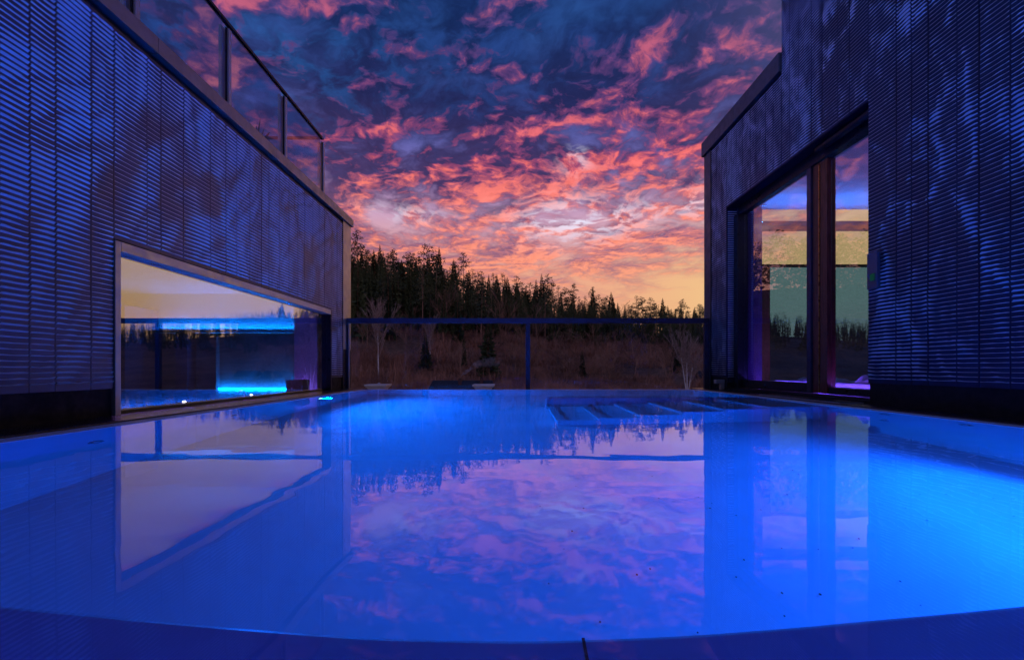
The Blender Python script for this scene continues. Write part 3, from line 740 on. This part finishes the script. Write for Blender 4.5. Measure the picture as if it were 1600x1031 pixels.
def bare_mesh(seed, H, spread=.5, depth=4, trunk=.14, twigs=3, first=.25):
    rnd = random.Random(seed); mb = MB(); cr = MB()
    def grow(p, d, L, r, lev):
        q = p + d * L
        (mb if lev < 1 else cr).bar(p, q, r, r * .55, 4 if lev < 1 else 3, False)
        if lev >= depth: return
        n = twigs + (2 if lev == 0 else 0)
        for k in range(n):
            t = rnd.uniform(first, 1) if lev == 0 else rnd.uniform(.3, 1)
            a = rnd.uniform(0, 6.28); s = Vector((math.cos(a), math.sin(a), 0)) * rnd.uniform(.35, 1) * spread * 1.5
            nd = (d + s + Vector((0, 0, .15))).normalized()
            grow(p + (q - p) * t, nd, L * rnd.uniform(.42, .66), max(.014, r * .5), lev + 1)
    grow(Vector((0, 0, 0)), Vector((rnd.uniform(-.05, .05), 0, 1)).normalized(), H * .62, trunk, 0)
    return mb, cr
def trunk_mesh(H, r): return MB().bar((0, 0, -.6), (0, 0, H * .96), r, .03, 6, False)

KINDS = []
for s, (H, Rr, st) in enumerate(((1.0, .17, .10), (1.0, .14, .22), (1.0, .20, .06), (1.0, .155, .30))):
    H_ = 20; KINDS.append(('spruce', spruce_mesh(10 + s, H_, Rr * H_, st).mesh('spruce_crown', M['needle']), trunk_mesh(H_, .22).mesh('trunk', M['bark']), H_))
for s in range(4):
    H_ = 20; KINDS.append(('pine', pine_mesh(30 + s, H_, 2.6 + .35 * s, .45 + .06 * (s % 3)).mesh('pine_crown', M['needle2']), trunk_mesh(H_, .20).mesh('trunk', M['bark']), H_))
for s in range(4):
    a_, b_ = bare_mesh(50 + s, 14, .45 + .05 * s, 4, .13, 4)
    KINDS.append(('bare', b_.mesh('bare_crown', M['twig']), a_.mesh('trunk', M['twig']), 14))
LAB = {'spruce': ('spruce_tree', 'dark pointed spruce %s, %s', 'spruce trees of the hillside wood'),
       'pine': ('pine_tree', 'ragged pine %s, %s', 'pine trees of the hillside wood'),
       'bare': ('bare_tree', 'leafless brown tree %s, %s', 'leafless trees of the hillside')}
row = 'on the skyline'
def plant(kind, px, py, h, lean=.03, label=None, wide=1.0):
    k, crown, trunk, H_ = kind; nm, lab, grp = LAB[k]
    s = h / H_
    u = px / py
    where = next(w for lim, w in ((-.357, 'behind the low slatted building'), (-.255, 'above the left end of the railing'), (-.15, 'above the dark tiled roof'),
        (-.03, 'just left of the middle railing post'), (.09, 'above the middle railing post'), (.20, 'right of the middle railing post'),
        (.31, 'midway to the right railing end'), (.425, 'above the right end of the railing'), (9, 'behind the tall slatted house')) if u < lim)
    lab = lab % (row, where)
    r = thing(nm, label or lab, 'tree', None if label else grp, (px, py, ground_z(px, py) - .2), random.uniform(0, 6.28))
    r.scale = (s * wide, s * wide, s); r.rotation_euler[0] = random.uniform(-lean, lean); r.rotation_euler[1] = random.uniform(-lean, lean)
    for nm2, me in (('trunk', trunk), ('crown', crown)):
        o = bpy.data.objects.new(nm2, me); COL.objects.link(o); o.parent = r
    return r
rnd = random.Random(99)
spr, pin, bar_ = KINDS[:4], KINDS[4:8], KINDS[8:]
# ridge trees: their tops draw the skyline
n_sp = n_pi = n_ba = 0
for i in range(150):
    u = -.40 + i / 149 * .90 + rnd.uniform(-.004, .004)
    R, zr = ridge(u); d = R * rnd.uniform(.86, 1.0)
    px, py = u * d, d
    top = lerp_tab(u, TOP) * d / 711 + .32
    g = ground_z(px, py); h = (top - g) * rnd.choice([.72, .80, .86, .9, .95, 1.0, 1.16])
    h = max(6, min(32, h))
    q = rnd.random()
    if u > .12 and q < .2: plant(rnd.choice(bar_), px, py, h * .8, .06, wide=1.5)
    elif q < (.45 if u < 0 else .4): plant(rnd.choice(spr), px, py, h, wide=rnd.uniform(1.05, 1.6))
    else: plant(rnd.choice(pin), px, py, h, .05, wide=rnd.uniform(1.0, 1.5))
# front edge of the wood
row = 'fronting the wood'
for i in range(110):
    u = -.40 + .88 * rnd.random(); R, zr = ridge(u); d = R * rnd.uniform(.62, .86); px, py = u * d, d
    top = lerp_tab(u, TOP) * d / 711 * rnd.uniform(.62, .92) + .32
    g = ground_z(px, py); h = max(8, min(24, top - g))
    q = rnd.random()
    if q < .45: plant(rnd.choice(spr), px, py, h, wide=rnd.uniform(.75, 1.05))
    elif q < .85: plant(rnd.choice(pin), px, py, h, .04)
    else: plant(rnd.choice(bar_), px, py, h * .8, .06)
row = 'on the open slope'
# small conifers and bare trees scattered over the open slope
plant(spr[2], -.052 * 92, 92, 13.5, label='broad dark spruce standing alone in the scrub behind the smoke', wide=1.25)
plant(spr[0], -.19 * 95, 95, 8.5, label='rounded young spruce low on the slope above the dark roof', wide=1.5)
plant(spr[1], -.105 * 100, 100, 8.0, label='slim young spruce left of the broad dark spruce', wide=1.1)
plant(spr[0], .155 * 110, 110, 7, label='young spruce in the scrub right of the middle railing post', wide=1.3)
plant(spr[2], .36 * 120, 120, 9, label='broad young spruce near the right end of the slope', wide=1.3)
for i in range(120):
    u = -.38 + .86 * rnd.random(); d = rnd.uniform(88, 165); plant(rnd.choice(bar_), u * d, d, rnd.uniform(3.5, 9), .08, wide=rnd.uniform(1.0, 2.2))
# the two pale birches
def birch(px, py, H, label, stems, seed):
    r = thing('birch_tree', label, 'tree', None, (px, py, ground_z(px, py) - .2))
    mt, mc = MB(), MB()
    for s in range(stems):
        a_, b_ = bare_mesh(seed + s, H * (1 - .12 * s), .36, 4, .17, 5, .30)
        lx = (s - (stems - 1) / 2) * .16
        for src, dst in ((a_, mt), (b_, mc)):
            i = len(dst.v); dst.v += [(v[0] + lx * v[2] * .9, v[1], v[2]) for v in src.v]; dst.f += [tuple(k + i for k in f) for f in src.f]
    mt.build('trunk', M['birch'], r); mc.build('crown', M['birchtwig'], r)
birch(-.293 * 88, 88, 14.5, 'white birch with single straight stem at the left end of the railing', 1, 71)
birch(.385 * 92, 92, 13.0, 'white birch with several spreading stems at the right end of the railing', 3, 75)
birch(-.242 * 105 + 6.5, 105, 9.0, 'small thin birch above the dark tiled roof', 1, 83)

# mass of the far wood, either side and behind the single trees
def mass(name, label, items, mat_, nmax=99999):
    mb = MB()
    for me, px, py, pz, s, w, rz in items:
        i = len(mb.v); c, sn = math.cos(rz) * s * w, math.sin(rz) * s * w
        for (vx, vy, vz) in me.v: mb.v.append((px + vx * c - vy * sn, py + vx * sn + vy * c, pz + vz * s))
        mb.f += [tuple(k + i for k in f) for f in me.f]
    o = mb.build(name, mat_); tag(o, label, None, None, 'stuff'); return o
low = [spruce_mesh(200 + k, 20, 3.0 + .3 * k, .1, 95) for k in range(3)] + [pine_mesh(210 + k, 20, 3.2, .35, 9, 12) for k in range(2)]
rnd_low = [pine_mesh(220 + k, 20, 5.0, .12, 22, 14) for k in range(3)]
items = []
for i in range(1500):
    u = rnd.uniform(-1.9, 2.0) if i % 3 == 0 else (rnd.uniform(-.42, .5) if i % 3 == 1 else (rnd.uniform(0, .55) if i % 2 else rnd.uniform(.5, 1.3)))
    R, zr = ridge(u); inview = -.40 < u < .50
    d = R * (rnd.uniform(.68, .95) if inview else rnd.uniform(.60, 1.02)); px, py = u * d, d
    g = ground_z(px, py); top = lerp_tab(u, TOP) * d / 711 + .32
    h = (top - g) * (rnd.uniform(.5, .84) if inview else rnd.uniform(.78, 1.0)); h = max(6, min(30, h))
    items.append((rnd.choice(rnd_low if u < -.45 else low), px, py, g - .3, h / 20, rnd.uniform(.9, 1.3), rnd.uniform(0, 6.28)))
mass('forest', 'dense dark conifer wood covering the ridge', items, M['needle'])
# brown winter scrub over the slope
def scrub_clump(seed):
    r = random.Random(seed); mb = MB()
    for k in range(16):
        a = r.uniform(0, 6.28); l = r.uniform(.4, 1.0); e = r.uniform(.7, 1.5); b = Vector((r.gauss(0, .22), r.gauss(0, .22), 0))
        d = Vector((math.cos(a) * math.cos(e), math.sin(a) * math.cos(e), math.sin(e))) * l
        w = Vector((-math.sin(a), math.cos(a), 0)) * .022
        mb.face([b - w, b + w, b + d])
        for j in range(3):
            p = b + d * r.uniform(.3, .8); dd = Vector((r.uniform(-.3, .3), r.uniform(-.3, .3), r.uniform(.05, .35)))
            mb.face([p, p + w * .9, p + dd])
    return mb
cl = [scrub_clump(k) for k in range(5)]
items = []
for i in range(6500):
    u = rnd.uniform(-.46, .52); d = 72 + (rnd.random() ** 1.3) * 120
    if noise.noise(Vector((u * 9, d * .03, 4))) < -.28: continue
    px, py = u * d, d
    s = rnd.uniform(1.2, 3.4) * (1.3 if noise.noise(Vector((u * 14, d * .06, 9))) > .1 else .8)
    items.append((rnd.choice(cl), px, py, ground_z(px, py) - .1, s, rnd.uniform(1.0, 1.6), rnd.uniform(0, 6.28)))
mass('scrub_undergrowth', 'russet brown leafless scrub over the hillside', items, M['scrub'])

# ------------------------------------------------------------------ chimney smoke
def smoke():
    m_, n = mat('chimney_smoke')
    t = n.node('ShaderNodeTexCoord').outputs['Object']
    f = n.noise(t, 1.6, 4, .6).outputs['Fac']
    d = n.m('MULTIPLY', n.rng(f, .40, .66), n.rng(n.sep(t)[0], -6.9, -4.0, 3.2, .45))
    pv = n.node('ShaderNodeVolumePrincipled'); n.put(pv.inputs['Color'], (.75, .78, .9)); n.put(pv.inputs['Density'], d)
    o = n.node('ShaderNodeOutputMaterial'); n.l.new(pv.outputs[0], o.inputs['Volume'])
    mb = MB(); path = [((-6.9, 60.45, -.9), .16), ((-6.6, 60.6, -.35), .28), ((-5.9, 60.8, .05), .38), ((-5.2, 61.2, .75), .5), ((-4.0, 62, 1.15), .65), ((-2.8, 62.6, 1.25), .75), ((-1.6, 63, 1.3), .6)]
    n_ = 12; rings = []
    for (c, r) in path:
        rings.append([(c[0] + r * .3 * math.sin(2 * math.pi * k / n_), c[1] + r * math.cos(2 * math.pi * k / n_), c[2] + r * math.sin(2 * math.pi * k / n_)) for k in range(n_)])
    for a, b in zip(rings, rings[1:]):
        for k in range(n_): mb.face([a[k], a[(k + 1) % n_], b[(k + 1) % n_], b[k]])
    mb.face(rings[0][::-1]); mb.face(rings[-1])
    o_ = mb.build('smoke', m_); tag(o_, 'thin pale smoke drifting from the dark roofed house', None, None, 'stuff')
smoke()
